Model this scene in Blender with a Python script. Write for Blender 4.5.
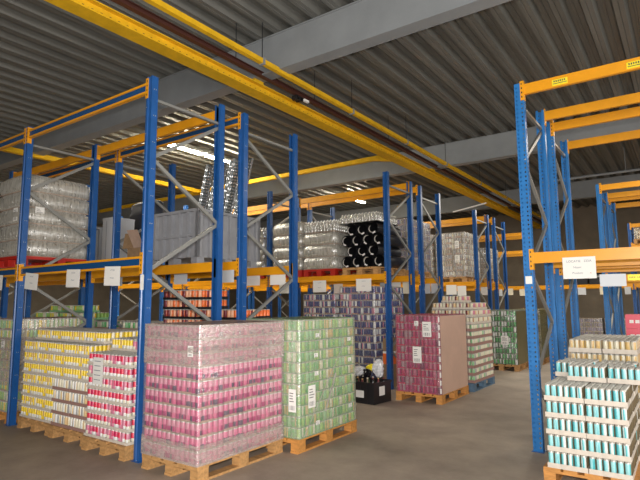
import bpy, math, random
from mathutils import Vector, Matrix
random.seed(7)
S = bpy.context.scene
for o in list(bpy.data.objects): bpy.data.objects.remove(o)
COL = S.collection
R = math.radians

# ------------------------------------------------------------------ camera
cam_d = bpy.data.cameras.new('camera'); cam = bpy.data.objects.new('camera', cam_d); COL.objects.link(cam)
cam_d.sensor_width = 36.0; cam_d.lens = 515.7/640*36.0; cam_d.clip_end = 200
yaw, pitch, roll = R(35.39), R(6.86), R(-0.35)
fw = Vector((-math.sin(yaw)*math.cos(pitch), math.cos(yaw)*math.cos(pitch), math.sin(pitch)))
rt = fw.cross(Vector((0,0,1))).normalized(); up = rt.cross(fw)
rt2 = rt*math.cos(roll)+up*math.sin(roll); up2 = -rt*math.sin(roll)+up*math.cos(roll)
cam.matrix_world = Matrix(((rt2.x,up2.x,-fw.x,0),(rt2.y,up2.y,-fw.y,0),(rt2.z,up2.z,-fw.z,1.6),(0,0,0,1)))
S.camera = cam
# ------------------------------------------------------------------ world, light, exposure
w = bpy.data.worlds.new('world'); S.world = w; w.use_nodes = True
w.node_tree.nodes['Background'].inputs[0].default_value = (0.9,0.95,1,1)
w.node_tree.nodes['Background'].inputs[1].default_value = 0.0
def area(name, loc, to, sx, sy, power, col=(1,1,1), spread=180):
    d = bpy.data.lights.new(name, 'AREA'); d.shape='RECTANGLE'; d.size=sx; d.size_y=sy; d.energy=power; d.color=col
    d.spread = R(spread)
    o = bpy.data.objects.new(name, d); COL.objects.link(o); o.location = loc
    o.rotation_euler = (Vector(to)-Vector(loc)).to_track_quat('-Z','Y').to_euler(); return o
area('fill_from_behind_camera', (2.5,-6.0,2.1), (-3.5,6,1.4), 6.0, 3.6, 880, (1,.97,.93))  # unseen area light added for the ambient from behind; no door built
area('side_fill_light', (6.8,6.5,2.6), (-6,8.0,1.2), 5.0, 3.0, 420, (1,.96,.90))  # unseen fill added to brighten the right-facing sides; no opening there
area('camera_flash', (0.0,0.0,1.78), (-4.0,6.0,2.1), .10, .07, 230, (1,.97,.93))
area('rear_hall_light', (-3.0,17.0,4.9), (-3.0,17.0,0), 1.5, 5, 250, (1,.93,.80))
area('side_aisle_light', (-12.0,7.2,4.9), (-12.0,7.2,0), 5, 0.5, 260, (1,.93,.80))
area('left_aisle_light', (-10.0,12.9,4.9), (-10.0,12.9,0), 6, .5, 300, (1,.93,.80))
area('right_aisle_light', (0.5,10.5,4.9), (0.5,10.5,0), 1.5, 1.5, 110, (1,.93,.80))
S.view_settings.view_transform='Standard'; S.view_settings.look='None'; S.view_settings.gamma=1
S.view_settings.use_curve_mapping=False; S.view_settings.exposure = 0.1

# ------------------------------------------------------------------ materials
MATS = {}
def mat(name, col, rough=.6, metal=0, spec=.5, emit=None, es=0, bump=0, bscale=20, var=0, vscale=3, col2=None, stretch=None):
    m = bpy.data.materials.new(name); m.use_nodes=True; nt=m.node_tree; b=nt.nodes['Principled BSDF']
    b.inputs['Base Color'].default_value=(*col,1); b.inputs['Roughness'].default_value=rough; b.inputs['Metallic'].default_value=metal
    b.inputs['Specular IOR Level'].default_value=spec
    if emit: b.inputs['Emission Color'].default_value=(*emit,1); b.inputs['Emission Strength'].default_value=es
    tc = None
    if var or bump:
        tc = nt.nodes.new('ShaderNodeTexCoord'); src = tc.outputs['Object']
        if stretch:
            mp = nt.nodes.new('ShaderNodeMapping'); mp.inputs['Scale'].default_value=stretch
            nt.links.new(src, mp.inputs[0]); src = mp.outputs[0]
    if var:
        n = nt.nodes.new('ShaderNodeTexNoise'); n.inputs['Scale'].default_value=vscale; n.inputs['Detail'].default_value=6; n.inputs['Roughness'].default_value=.65
        nt.links.new(src, n.inputs['Vector'])
        r = nt.nodes.new('ShaderNodeValToRGB')
        c2 = col2 or tuple(max(0,c*(1-var)) for c in col); c1 = tuple(min(1,c*(1+var*.5)) for c in col) if not col2 else col
        r.color_ramp.elements[0].position=.35; r.color_ramp.elements[1].position=.68
        r.color_ramp.elements[0].color=(*c2,1); r.color_ramp.elements[1].color=(*c1,1)
        nt.links.new(n.outputs['Fac'], r.inputs[0]); nt.links.new(r.outputs[0], b.inputs['Base Color'])
    if bump:
        n = nt.nodes.new('ShaderNodeTexNoise'); n.inputs['Scale'].default_value=bscale; n.inputs['Detail'].default_value=4
        nt.links.new(src, n.inputs['Vector'])
        bp = nt.nodes.new('ShaderNodeBump'); bp.inputs['Strength'].default_value=bump; bp.inputs['Distance'].default_value=.02
        nt.links.new(n.outputs['Fac'], bp.inputs['Height']); nt.links.new(bp.outputs[0], b.inputs['Normal'])
    MATS[name]=m; return m
mat('blue', (.014,.088,.29), .32, var=.15, vscale=9)
mat('blue_bright', (.022,.17,.46), .34, var=.15, vscale=9)
mat('blue_web', (.014,.085,.24), .22, metal=.25)
mat('orange', (.78,.33,.008), .36, var=.08, vscale=5)
mat('yellow_steel', (.74,.43,.012), .7, spec=.25, var=.15, vscale=6)
mat('brown_steel', (.07,.022,.015), .6)
mat('grey_brace', (.26,.26,.245), .42, metal=.3)
mat('galv', (.30,.31,.31), .42, metal=.6, var=.2, vscale=12)
mat('deck', (.165,.165,.15), .45, metal=.2, var=.25, vscale=1.4, stretch=(4,.3,1))
mat('grey_steel', (.24,.255,.265), .55, var=.1, vscale=2)
mat('concrete', (.37,.30,.235), .62, var=.3, vscale=1.1, bump=.15, bscale=30)
mat('wall', (.26,.215,.16), .9, var=.2, vscale=1)
mat('wood', (.50,.27,.10), .75, var=.35, vscale=7, stretch=(1,5,5))
mat('wood_orange', (.56,.25,.06), .7, var=.3, vscale=7, stretch=(1,5,5))
mat('wood_blue', (.10,.17,.25), .7, var=.3, vscale=9)
mat('red_plastic', (.42,.015,.008), .45)
mat('black', (.012,.012,.014), .45)
mat('black_gloss', (.008,.008,.01), .2)
mat('dark_tarp', (.03,.035,.05), .6)
mat('paper', (.78,.76,.72), .7)
mat('paper_cream', (.70,.64,.50), .7)
mat('paper_grey', (.55,.57,.6), .6)
mat('ink', (.05,.05,.06), .7)
mat('ink_pale', (.20,.22,.26), .7)
mat('ink_red', (.5,.05,.03), .7)
mat('label_yellow', (.85,.70,.02), .5)
mat('carton_white', (.62,.55,.47), .75, var=.12, vscale=15)
mat('carton_brown', (.30,.19,.10), .8, var=.2, vscale=10)
mat('carton_beige', (.42,.29,.22), .75, var=.15, vscale=10)
mat('carton_mauve', (.33,.19,.16), .75)
mat('silver', (.52,.50,.45), .4, metal=.25)
mat('silver_rim', (.7,.7,.7), .25, metal=.8)
mat('bin_grey', (.30,.305,.325), .6, var=.12, vscale=4)
mat('bin_white', (.5,.51,.53), .6)
cans = dict(teal=(.07,.42,.46), teal_l=(.32,.66,.68), aqua=(.16,.50,.55), white_c=(.70,.70,.68), green_d=(.06,.13,.05), olive=(.13,.10,.05), bronze=(.20,.14,.08),
  yellow=(.78,.55,.02), cream=(.68,.63,.48), gold=(.60,.40,.14), tan=(.68,.47,.24), red=(.62,.03,.07), crimson=(.50,.02,.09), pink=(.60,.12,.24), rose=(.55,.20,.28),
  magenta=(.36,.02,.13), green=(.05,.33,.07), lime=(.30,.52,.12), lightgreen=(.25,.50,.25), navy=(.02,.025,.16), violet=(.22,.17,.34), orange_c=(.80,.16,.03), peach=(.80,.42,.25), darkred=(.18,.02,.03),
  darkblue=(.012,.03,.14), plum=(.08,.05,.10), grey_c=(.34,.33,.33))
for k,c in cans.items(): mat('can_'+k, c, .38)

def mixmat(name, tfac, col, rough, glossfac, bump=.4, bscale=14, gcol=(1,1,1), stretch=(1,1,3)):
    """clear plastic: see-through + a thin milky layer + gloss"""
    m = bpy.data.materials.new(name); m.use_nodes=True; nt=m.node_tree; nt.nodes.clear(); N=nt.nodes.new; L=nt.links.new
    out=N('ShaderNodeOutputMaterial'); tr=N('ShaderNodeBsdfTransparent'); df=N('ShaderNodeBsdfDiffuse'); gl=N('ShaderNodeBsdfGlossy')
    df.inputs[0].default_value=(*col,1); gl.inputs['Roughness'].default_value=rough; gl.inputs[0].default_value=(*gcol,1)
    tc=N('ShaderNodeTexCoord'); mp=N('ShaderNodeMapping'); mp.inputs['Scale'].default_value=stretch; nz=N('ShaderNodeTexNoise'); nz.inputs['Scale'].default_value=bscale; nz.inputs['Detail'].default_value=3
    L(tc.outputs['Object'],mp.inputs[0]); L(mp.outputs[0],nz.inputs['Vector']); bp=N('ShaderNodeBump'); bp.inputs['Strength'].default_value=bump; bp.inputs['Distance'].default_value=.02
    L(nz.outputs['Fac'],bp.inputs['Height']); L(bp.outputs[0],gl.inputs['Normal'])
    mr=N('ShaderNodeMapRange'); mr.inputs[1].default_value=.3; mr.inputs[2].default_value=.7; mr.inputs[3].default_value=max(0,(1-tfac)*.6); mr.inputs[4].default_value=min(1,(1-tfac)*1.4)
    L(nz.outputs['Fac'],mr.inputs[0])
    a=N('ShaderNodeMixShader'); L(mr.outputs[0],a.inputs[0]); L(tr.outputs[0],a.inputs[1]); L(df.outputs[0],a.inputs[2])
    b=N('ShaderNodeMixShader'); b.inputs[0].default_value=glossfac; L(a.outputs[0],b.inputs[1]); L(gl.outputs[0],b.inputs[2]); L(b.outputs[0],out.inputs[0])
    MATS[name]=m
mixmat('film', .78, (.75,.72,.68), .22, .10)
mixmat('film_thin', .90, (.7,.7,.68), .22, .06)
mixmat('film_pink', .84, (.62,.50,.50), .22, .10)
mixmat('film_hazy', .60, (.60,.50,.46), .25, .10)
mixmat('film_green', .64, (.50,.52,.40), .22, .10)
mixmat('film_red', .66, (.50,.20,.24), .25, .06)
mat('glare_beige', (.60,.40,.31), .35, var=.10, vscale=2)  # glare on the crimson load's wrap, put into the colour
mat('film_olive', (.15,.13,.055), .35, var=.12, vscale=2)
mixmat('film_brown', .30, (.22,.19,.10), .3, .06)
mixmat('film_clear', .34, (.52,.50,.44), .24, .18, bump=.6, bscale=9, stretch=(4,4,.8))
mixmat('pet', .35, (.50,.48,.42), .15, .22, bump=0)
mixmat('bag_white', .15, (.8,.8,.82), .3, .12)
_lm = mat('lamp_glow', (1,1,1), .5, emit=(1,.90,.66), es=170)

# ------------------------------------------------------------------ mesh builder
class MB:
    def __init__(s): s.v=[]; s.f=[]; s.m=[]; s.names=[]; s.sm=[]
    def mi(s, n):
        if n not in s.names: s.names.append(n)
        return s.names.index(n)
    def add(s, vs, fs, m, smooth=False):
        b=len(s.v); s.v += [tuple(p) for p in vs]
        mm = m if isinstance(m,list) else [m]*len(fs)
        for f,k in zip(fs,mm): s.f.append([i+b for i in f]); s.m.append(s.mi(k)); s.sm.append(smooth)
        return s
    def box(s, x0,x1,y0,y1,z0,z1, m):
        vs=[(x,y,z) for z in (z0,z1) for y in (y0,y1) for x in (x0,x1)]
        return s.add(vs, [(0,2,3,1),(4,5,7,6),(0,1,5,4),(2,6,7,3),(0,4,6,2),(1,3,7,5)], m)
    def bar(s, p, q, a, b, m, upv=(1,0,0)):
        """rectangular bar from p to q; a = width along upv, b = the other"""
        p=Vector(p); q=Vector(q); d=(q-p).normalized(); u=Vector(upv); u=(u-d*u.dot(d)).normalized(); w_=d.cross(u)
        vs=[]
        for c in (p,q):
            for i,j in ((-1,-1),(1,-1),(1,1),(-1,1)): vs.append(c+u*(i*a/2)+w_*(j*b/2))
        return s.add(vs, [(0,3,2,1),(4,5,6,7),(0,1,5,4),(1,2,6,5),(2,3,7,6),(3,0,4,7)], m)
    def tube(s, p, q, r, m, n=10, r2=None):
        p=Vector(p); q=Vector(q); d=(q-p).normalized(); u=d.orthogonal().normalized(); w_=d.cross(u); r2=r if r2 is None else r2; vs=[]
        for c,rr in ((p,r),(q,r2)):
            for k in range(n): a=2*math.pi*k/n; vs.append(c+u*(rr*math.cos(a))+w_*(rr*math.sin(a)))
        fs=[(k,(k+1)%n,n+(k+1)%n,n+k) for k in range(n)]
        s.add(vs, fs, m, True); s.add(vs[:n],[tuple(range(n))[::-1]],m); s.add(vs[n:],[tuple(range(n))],m); return s
    def lathe(s, cx, cy, prof, n, m, rot=0, band=None, axis='z'):
        """prof: (r, z, matname or 'SIDE'); SIDE faces take band colours round the can"""
        vs=[]; fs=[]; mm=[]
        for (r,z,_) in prof:
            for k in range(n):
                a=2*math.pi*k/n+rot; x,y=r*math.cos(a),r*math.sin(a)
                vs.append((cx+x,cy+y,z) if axis=='z' else (cx+x, z, cy+y))
        for i in range(len(prof)-1):
            for k in range(n):
                a=[i*n+k,i*n+(k+1)%n,(i+1)*n+(k+1)%n,(i+1)*n+k]
                fs.append(a if axis=='z' else a[::-1]); mn=prof[i+1][2]
                mm.append(band[k%len(band)] if mn=='SIDE' else mn)
        s.add(vs,fs,mm,True)
        if prof[-1][2]=='SIDE': return s
        t=[(len(prof)-1)*n+k for k in range(n)]
        s.add([vs[i] for i in t],[list(range(n)) if axis=='z' else list(range(n))[::-1]],prof[-1][2]); return s
    def mesh(s, name):
        me=bpy.data.meshes.new(name); me.from_pydata(s.v,[],s.f)
        for n in s.names: me.materials.append(MATS[n])
        me.polygons.foreach_set('material_index', s.m); me.polygons.foreach_set('use_smooth', s.sm); me.update(); return me
    def build(s, name, parent=None, loc=None, rz=0): return mobj(name, s.mesh(name), parent, loc, rz)
def mobj(name, me, parent=None, loc=None, rz=0):
    o=bpy.data.objects.new(name, me); COL.objects.link(o)
    if parent: o.parent=parent
    if loc: o.location=loc
    if rz: o.rotation_euler=(0,0,rz)
    return o
def tag(o, label, cat, group=None, kind=None):
    if label: o['label']=label
    if cat: o['category']=cat
    if group: o['group']=group
    if kind: o['kind']=kind
    return o
def thing(name, label, cat, loc=(0,0,0), rz=0, group=None):
    o=bpy.data.objects.new(name, None); COL.objects.link(o); o.location=loc; o.rotation_euler=(0,0,rz); o.empty_display_size=.1
    return tag(o,label,cat,group)
def struct(o): o['kind']='structure'; return o
def copy_tree(o, parent=None):
    c=o.copy(); COL.objects.link(c)
    if parent: c.parent=parent
    for ch in o.children: copy_tree(ch, c)
    return c
PROTO = {}
def stamp(key, maker, loc, rz, label, group=None):
    if key not in PROTO: PROTO[key]=maker(); o=PROTO[key]
    else: o=copy_tree(PROTO[key])
    o.location=loc; o.rotation_euler=(0,0,rz); o['label']=label
    if group: o['group']=group
    elif 'group' in o: del o['group']
    return o

# ------------------------------------------------------------------ the hall
XL,XR,YF,YB,ZC = -24.0,7.0,-7.0,24.5,5.58
struct(MB().box(XL,XR,YF,YB,-.1,0,'concrete').build('floor'))
struct(MB().box(XL,XR,YB,YB+.2,0,6,'wall').build('wall_back')); struct(MB().box(XL,XR,YF-.2,YF,0,6,'wall').build('wall_front'))
struct(MB().box(XL-.2,XL,YF,YB,0,6,'wall').build('wall_left')); struct(MB().box(XR,XR+.2,YF,YB,0,6,'wall').build('wall_right'))
m=MB(); x=XL; pts=[]
while x<XR:      # trapezoidal roof deck running along the hall
    pts += [(x,ZC),(x+.055,ZC),(x+.062,ZC+.008),(x+.070,ZC),(x+.125,ZC),(x+.165,ZC+.105),(x+.215,ZC+.105),(x+.222,ZC+.095),(x+.245,ZC+.095),(x+.252,ZC+.105),(x+.31,ZC+.105)]; x+=.35
vs=[(a,YF,b) for a,b in pts]+[(a,YB,b) for a,b in pts]; n=len(pts)
m.add(vs,[(i,n+i,n+i+1,i+1) for i in range(n-1)],'deck'); m.box(XL,XR,YF,YB,ZC+.13,ZC+.25,'deck')
struct(m.build('ceiling'))
for yc in (-1.1,5.655,12.33,19.0):
    m=MB(); z0,z1=5.0,ZC-.002
    m.box(XL,XR,yc-.115,yc+.115,z0,z0+.018,'grey_steel'); m.box(XL,XR,yc-.115,yc+.115,z1-.018,z1,'grey_steel'); m.box(XL,XR,yc-.095,yc-.08,z0+.018,z1-.018,'grey_steel')
    m.box(XL,XR,yc+.08,yc+.095,z0+.018,z1-.018,'grey_steel')
    struct(m.build('roof_beam'))

# overhead crane steelwork
def ibeam(m, axis, a0,a1, c, z0,z1, w_, mt, t=.012):
    if axis=='y':
        m.box(c-w_/2,c+w_/2,a0,a1,z0,z0+t,mt); m.box(c-w_/2,c+w_/2,a0,a1,z1-t,z1,mt); m.box(c-t,c+t,a0,a1,z0+t,z1-t,mt)
    else:
        m.box(a0,a1,c-w_/2,c+w_/2,z0,z0+t,mt); m.box(a0,a1,c-w_/2,c+w_/2,z1-t,z1,mt); m.box(a0,a1,c-t,c+t,z0+t,z1-t,mt)
t=thing('crane_runway_beam','long broad yellow crane runway beam hung diagonally under the roof beams','crane beam',(-5.235,0,4.8))
m=MB(); m.box(-.115,.115,YF+.1,YB-.1,0,.02,'yellow_steel'); m.box(-.03,.03,YF+.1,YB-.1,.02,.15,'yellow_steel'); m.box(-.10,.10,YF+.1,YB-.1,.135,.15,'yellow_steel')
m.build('girder',t)
m=MB(); y=1.0
while y<20: m.tube((.085,y,.02),(.085,y,.034),.012,'brown_steel',6); m.box(.09,.112,y+.03,y+.05,.02,.03,'brown_steel'); y+=.11
b=m.build('bolt_row',t); b['kind']='stuff'
for yc in (5.655,12.33,19.0):
    MB().box(-.09,.09,yc-.1,yc+.1,.15,.198,'yellow_steel').build('hanger_plate',t)
t=thing('conductor_rail','thin bright yellow rail hung beside the crane runway beam','rail',(-4.68,0,4.95))
MB().box(-.035,.035,YF+.1,YB-.1,0,.07,'yellow_steel').build('rail',t)
for y in (3.2,5.2,7.6,9.8,12.0,14.6,17.2):
    MB().tube((0,y,.07),(0,y,ZC-4.952),.006,'black',6).build('hanger_rod',t)
    MB().box(-.045,.045,y-.02,y+.02,-.015,.085,'grey_steel').build('clip',t)
t=thing('cable_rail','dark brown rail running between the yellow rail and yellow beam','rail',(-5.0,0,4.97))
ib=MB(); ibeam(ib,'y',YF+.1,YB-.1,0,0,.07,.075,'brown_steel',.01); ib.build('rail',t)
for y in (5.0,6.9,9.6,12.6):
    MB().tube((0,y,.07),(0,y,ZC-4.972),.006,'black',6).build('hanger_rod',t)
t=thing('crane_trolley','small dark trolley clamp under the brown rail','trolley',(-5.02,6.45,4.9))
MB().box(-.05,.05,-.09,.09,0,.06,'black').build('body',t)
for s in (-1,1): MB().tube((-.055,s*.05,.02),(.055,s*.05,.02),.03,'black_gloss',10).build('wheel',t)
MB().box(.02,.06,.12,.24,.02,.06,'paper').build('tag',t)
t=thing('crane_cross_beam','yellow cross beam joining the crane runway beam above third left rack','crane beam',(0,10.5,4.93))
MB().box(-12.0,-5.36,-.05,.05,0,.10,'yellow_steel').build('girder',t)
MB().add([(-5.9,-.05,0),(-5.9,.05,0),(-5.36,-.05,-.10),(-5.36,.05,-.10),(-5.36,-.05,.0),(-5.36,.05,.0)],[(0,2,4),(1,5,3),(0,1,3,2),(2,3,5,4),(0,4,5,1)],'yellow_steel').build('haunch',t)
t=thing('crane_side_beam','long yellow crane beam seen behind the front left rack','crane beam',(-12.0,0,4.93))
MB().box(-.06,.06,3.0,10.44,0,.11,'yellow_steel').build('girder',t)
for y in (5.655,): MB().tube((0,y,.11),(0,y,.07),.01,'black').build('hanger_rod',t)
t=thing('crane_spur_beam','orange-yellow crane cross beam furthest to the left','crane beam',(0,10.62,4.93))
MB().box(-17.5,-12.1,-.04,.04,0,.10,'yellow_steel').build('girder',t)

# fluorescent lamps
def lamp():
    t=thing('ceiling_light','','light')
    MB().box(-.07,.07,0,1.16,.03,.09,'paper').build('housing',t)
    MB().tube((-.035,.02,.012),(-.035,1.14,.012),.024,'lamp_glow',8).build('lamp_tube',t); MB().tube((.035,.02,.012),(.035,1.14,.012),.024,'lamp_glow',8).build('lamp_tube',t)
    for y in (.2,.96): MB().tube((0,y,.09),(0,y,ZC-5.4),.006,'grey_steel',6).build('hanger_rod',t)
    return t
LY=((7.65,'nearest, over the perforated panels'),(8.95,'second along the row, over the perforated panels'),(15.9,'far one, above the row of bottle pallets'))
for y,d in LY: stamp('lamp',lamp,(-10.0,y,5.4),0,'lit fluorescent ceiling light, '+d,'lit fluorescent lights')
t=thing('cable_tray','long pale pipe crossing under the roof behind the right racks','pipe',(0,15.3,4.93))
MB().tube((-3.2,0,0),(XR-.1,0,0),.035,'grey_steel',10).build('pipe',t)
for x in (-3.0,-1.1,1.5): MB().tube((x,0,.03),(x,0,ZC-4.932),.008,'grey_steel',6).build('hanger_rod',t)

# ------------------------------------------------------------------ racks
PH=4.1
def post_mesh(kind):
    m=MB(); w2,d=.05,.08; c='blue' if kind!='R' else 'blue_bright'
    # local: front face at y=0 looking -y, returns go back to y=d
    def quad(a,b,y0,y1,z0,z1):
        m.add([(a,y0,z0),(b,y1,z0),(b,y1,z1),(a,y0,z1)],[(0,1,2,3)],c)
    z0=.006
    if kind=='A':
        prof=[(-w2,d),(-w2,0),(-.022,0),(-.014,.012),(.014,.012),(.022,0),(w2,0),(w2,d)]
        for (a,ya),(b,yb) in zip(prof,prof[1:]): quad(a,b,ya,yb,z0,PH)
        m.add([(a,y,z0) for a,y in prof]+[(a*.92,y*.9+.004,z0) for a,y in prof],[],c)
        for k in range(13):
            z=.35+k*.3
            for y in (.03,.055): m.tube((w2,y,z),(w2+.002,y,z),.005,'silver',6)
            m.tube((-.035,0,z+.1),(-.035,-.002,z+.1),.005,'silver',6)
    else:
        xs=[-w2,-.034,-.020,.020,.034,w2]
        for i in range(5):
            a,b=xs[i],xs[i+1]
            if i in (1,3):
                z=z0
                while z<PH-.05:
                    quad(a,b,0,0,z,z+.03); z+=.05
                quad(a,b,0,0,z,PH)
            else: quad(a,b,0,0,z0,PH)
        quad(-w2,-w2,d,0,z0,PH)
        ys=[0,.03,.048,d]       # right return with a row of holes
        for i in range(3):
            if i==1:
                z=z0
                while z<PH-.05: quad(w2,w2,ys[i],ys[i+1],z,z+.035); z+=.05
                quad(w2,w2,ys[i],ys[i+1],z,PH)
            else: quad(w2,w2,ys[i],ys[i+1],z0,PH)
    m.add([(-w2,d,z0),(-.02,d,z0),(-.02,d,PH),(-w2,d,PH)],[(0,1,2,3)],c); m.add([(.02,d,z0),(w2,d,z0),(w2,d,PH),(.02,d,PH)],[(0,1,2,3)],c)
    return m.mesh('post')
PM={k:post_mesh(k) for k in 'AR'}
FOOT=MB().box(-.065,.065,-.02,.10,0,.006,'blue').mesh('foot_plate')
def frame(kind, depth, mirror):
    t=thing('upright_frame','','rack frame')
    a=mobj('post',PM[kind],t,(0,0,0)); b=mobj('post',PM[kind],t,(0,depth,0)); b.scale=(-1,-1,1) if False else (1,1,1)
    b.rotation_euler=(0,0,math.pi)
    mobj('foot_plate',FOOT,t,(0,0,0)); mobj('foot_plate',FOOT,t,(0,depth,0),math.pi)
    c='grey_brace'; yf,yr=.05,depth-.05
    MB().bar((0,yf,3.85),(0,yr,3.85),.035,.03,c).build('brace',t)
    z=3.80; side=1 if mirror else 0; k=0
    while z>.3:
        z2=z-.62
        p=(0,yr if side==0 else yf,z); q=(0,yf if side==0 else yr,max(z2,.12))
        off=.006 if k%2 else -.006
        MB().bar((off,p[1],p[2]),(off,q[1],q[2]),.03,.04,c).build('brace',t); z=z2; side=1-side; k+=1
    return t
BAY=2.8
def beam(kind, L, sticker=False):
    """beam runs from local x=0 to L, its outer face at y=0 looking -y, top at z=0"""
    t=thing('rack_beam','','rack beam'); h=.12; dy=.045; m=MB(); c='orange'
    if kind=='groove':
        m.box(0,L,0,dy,-.024,0,c); m.box(0,L,0,dy,-h,-h+.024,c); m.build('flanges',t)
        MB().box(0,L,.012,dy-.004,-h+.024,-.024,'blue_web').build('web',t)
    else:
        m.box(0,L,0,dy,-h,0,c); m.box(0,L,-.003,0,-h+.01,-h+.035,c); m.box(0,L,-.003,0,-.035,-.01,c); m.build('profile',t)
    for x in (0,L):
        m=MB(); s=-1 if x==0 else 1
        x0,x1=sorted((x, x+s*.008)); m.box(x0,x1,-.012,dy,-.19,.04,c)
        x0,x1=sorted((x+s*.008, x+s*.042)); m.box(x0,x1,-.012,-.004,-.19,.04,c)
        for k in range(4): m.box((x0+x1)/2-.006,(x0+x1)/2+.006,-.014,-.012,-.16+k*.052,-.14+k*.052,'black')
        m.build('end_connector',t)
    if sticker:
        for sx in (.30,1.02):
            q=MB().box(sx,sx+.16,-.0045,-.003,-.105,-.035,'label_yellow'); q.box(sx+.01,sx+.15,-.006,-.0045,-.085,-.078,'ink')
            for i in range(6): q.box(sx+.018+i*.021,sx+.030+i*.021,-.006,-.0045,-.065,-.045,'ink')
            q.build('sticker',t)
    return t
ORD=['aisle-end','second','third','fourth','fifth']
rowname={'A':'front left rack','B':'second left rack','C':'third left rack','D':'fourth left rack','E':'fifth left rack','F':'sixth left rack','G':'far cross rack',
 'P':'front right rack','Q':'second right rack','T':'third right rack','U':'fourth right rack','V':'far right rack'}
def rack(rid, y0,y1, xs, mirror, kind='A', levels=(2.13,4.08), groove=(True,False), top=(1,1)):
    d=y1-y0; rn=rowname[rid]
    for i,x in enumerate(xs):
        stamp(('fr',kind,round(d,3),mirror), lambda: frame(kind,d,mirror),(x,y0,0),0,
              '%s upright frame with grey braces, %s frame of the %s'%('bright blue perforated' if kind=='R' else 'blue',ORD[i] if i<5 else 'last',rn),'blue upright frames of the racks')
    for i in range(len(xs)-1):
        xa,xb=sorted((xs[i],xs[i+1])); xa+=.058; L=xb-xa-.058
        for lv in levels:
            for side in (0,1):
                if lv>3.9 and not top[side]: continue
                if rid=='G' and i==1 and lv>3: continue
                g='groove' if (kind=='A' and groove[side] and (groove[side]!='top' or lv>3.9)) else 'solid'
                st=(kind=='R' and rid=='P' and side==0 and lv>3)
                loc=(xa,y0+.006,lv) if side==0 else (xa+L,y1-.006,lv)
                stamp(('bm',g,round(L,3),st), lambda: beam(g,L,st), loc, 0 if side==0 else math.pi,
                  'orange %s beam on the %s side, %s level, %s bay of the %s'%('blue-grooved' if g=='groove' else 'solid','front' if side==0 else 'rear','top' if lv>3.9 else ('middle' if lv>3 else 'lower'),ORD[i],rn),'orange load beams of the racks')
def xsl(x0,n,s=-1): return [x0+s*BAY*i for i in range(n)]
rack('A',3.37,4.47,xsl(-4.70,3),False,groove=(True,False),levels=(2.10,4.045))
rack('B',4.79,5.94,xsl(-4.67,4),True,groove=('top',False),top=(1,0))
rack('C',8.68,9.80,[-4.62,-7.58,-10.45,-13.3],False,groove=(False,False),top=(0,1))
rack('D',10.20,11.30,[-4.62,-7.58,-10.45,-13.3],True,groove=(False,False),top=(1,0))
rack('E',13.9,15.05,xsl(-4.67,4),False,groove=(False,False),top=(0,1))
rack('F',15.6,16.7,xsl(-4.67,4),True,groove=(False,False),top=(1,0))
rack('G',19.5,20.6,[1.37,-1.43,-4.75,-7.6,-10.4],True,levels=(2.13,3.42,4.08),groove=(False,False))
rack('P',6.0,7.12,[-1.43,1.37],False,'R'); rack('Q',7.6,8.72,[-1.43,1.37],True,'R')
rack('T',12.45,13.6,[-1.43,1.37],False,'R'); rack('U',14.05,15.2,[-1.43,1.37],True,'R')

# ------------------------------------------------------------------ pallets
def pallet(wood='wood', W=.8, D=1.2):
    t=thing('pallet','','pallet'); a=W/2; b=D/2
    for i,x in enumerate((-a+.072,-a*.5+.02,0,a*.5-.02,a-.072)):
        MB().box(x-.07+ (.015 if i%2 else 0),x+.07-(.015 if i%2 else 0),-b,b,.122,.144,wood).build('deck_board',t)
    for y in (-b+.072,0,b-.072):
        MB().box(-a,a,y-.07,y+.07,.100,.122,wood).build('stringer_board',t)
        for x in (-a+.05,0,a-.05): MB().box(x-.05,x+.05,y-.065,y+.065,.022,.100,wood).build('block',t)
    for x in (-a+.05,0,a-.05): MB().box(x-.05,x+.05,-b,b,0,.022,wood).build('bottom_board',t)
    return t
def plastic_pallet():
    t=thing('plastic_pallet','','pallet')
    MB().box(-.4,.4,-.6,.6,.10,.144,'red_plastic').build('deck',t)
    for y in (-.54,0,.54):
        for x in (-.34,0,.34): MB().box(x-.06,x+.06,y-.06,y+.06,.02,.10,'red_plastic').build('foot',t)
    for x in (-.34,0,.34): MB().box(x-.05,x+.05,-.6,.6,0,.02,'red_plastic').build('runner',t)
    return t
def put_pallet(x,y,z,where,wood='wood',rz=0):
    word={'wood':'wooden','wood_orange':'orange-toned wooden','wood_blue':'blue-painted wooden','red':'red plastic'}[wood]
    return stamp(('pal',wood), plastic_pallet if wood=='red' else (lambda: pallet(wood)), (x,y,z), rz, '%s pallet under %s'%(word,where),'pallets')

# ------------------------------------------------------------------ cans and trays
def band(cols, n): return [random.choice(cols) for _ in range(n)]
TWO={'pink':('rose','magenta'),'yellowt':('yellow','white_c')}
def can(m, x,y,z, r,h, n, cols, fixed=None):
    rot=0 if fixed else random.random()*6
    if cols and isinstance(cols[0],tuple):      # (upper colours, lower colours)
        up_,lo_=cols; b1=['can_'+c for c in cols_run(list(lo_),n)]; b2=['can_'+c for c in cols_run(list(up_),n)]
        m.lathe(x,y,[(r*.8,z,'silver'),(r,z+h*.05,'silver'),(r,z+h*.45,'SIDE')],n,'silver',band=b1,rot=rot)
        m.lathe(x,y,[(r,z+h*.45,'silver'),(r,z+h*.90,'SIDE'),(r*.84,z+h*.985,'silver'),(r*.80,z+h,'silver'),(r*.76,z+h-.004,'silver')],n,'silver',band=b2,rot=rot)
        return
    bd=['can_'+c for c in (fixed(n) if fixed else cols_run(cols,n))]
    m.lathe(x,y,[(r*.8,z,'silver'),(r,z+h*.05,'silver'),(r,z+h*.90,'SIDE'),(r*.84,z+h*.985,'silver'),(r*.80,z+h,'silver'),(r*.76,z+h-.004,'silver')],n,'silver',band=bd,rot=rot)
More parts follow.
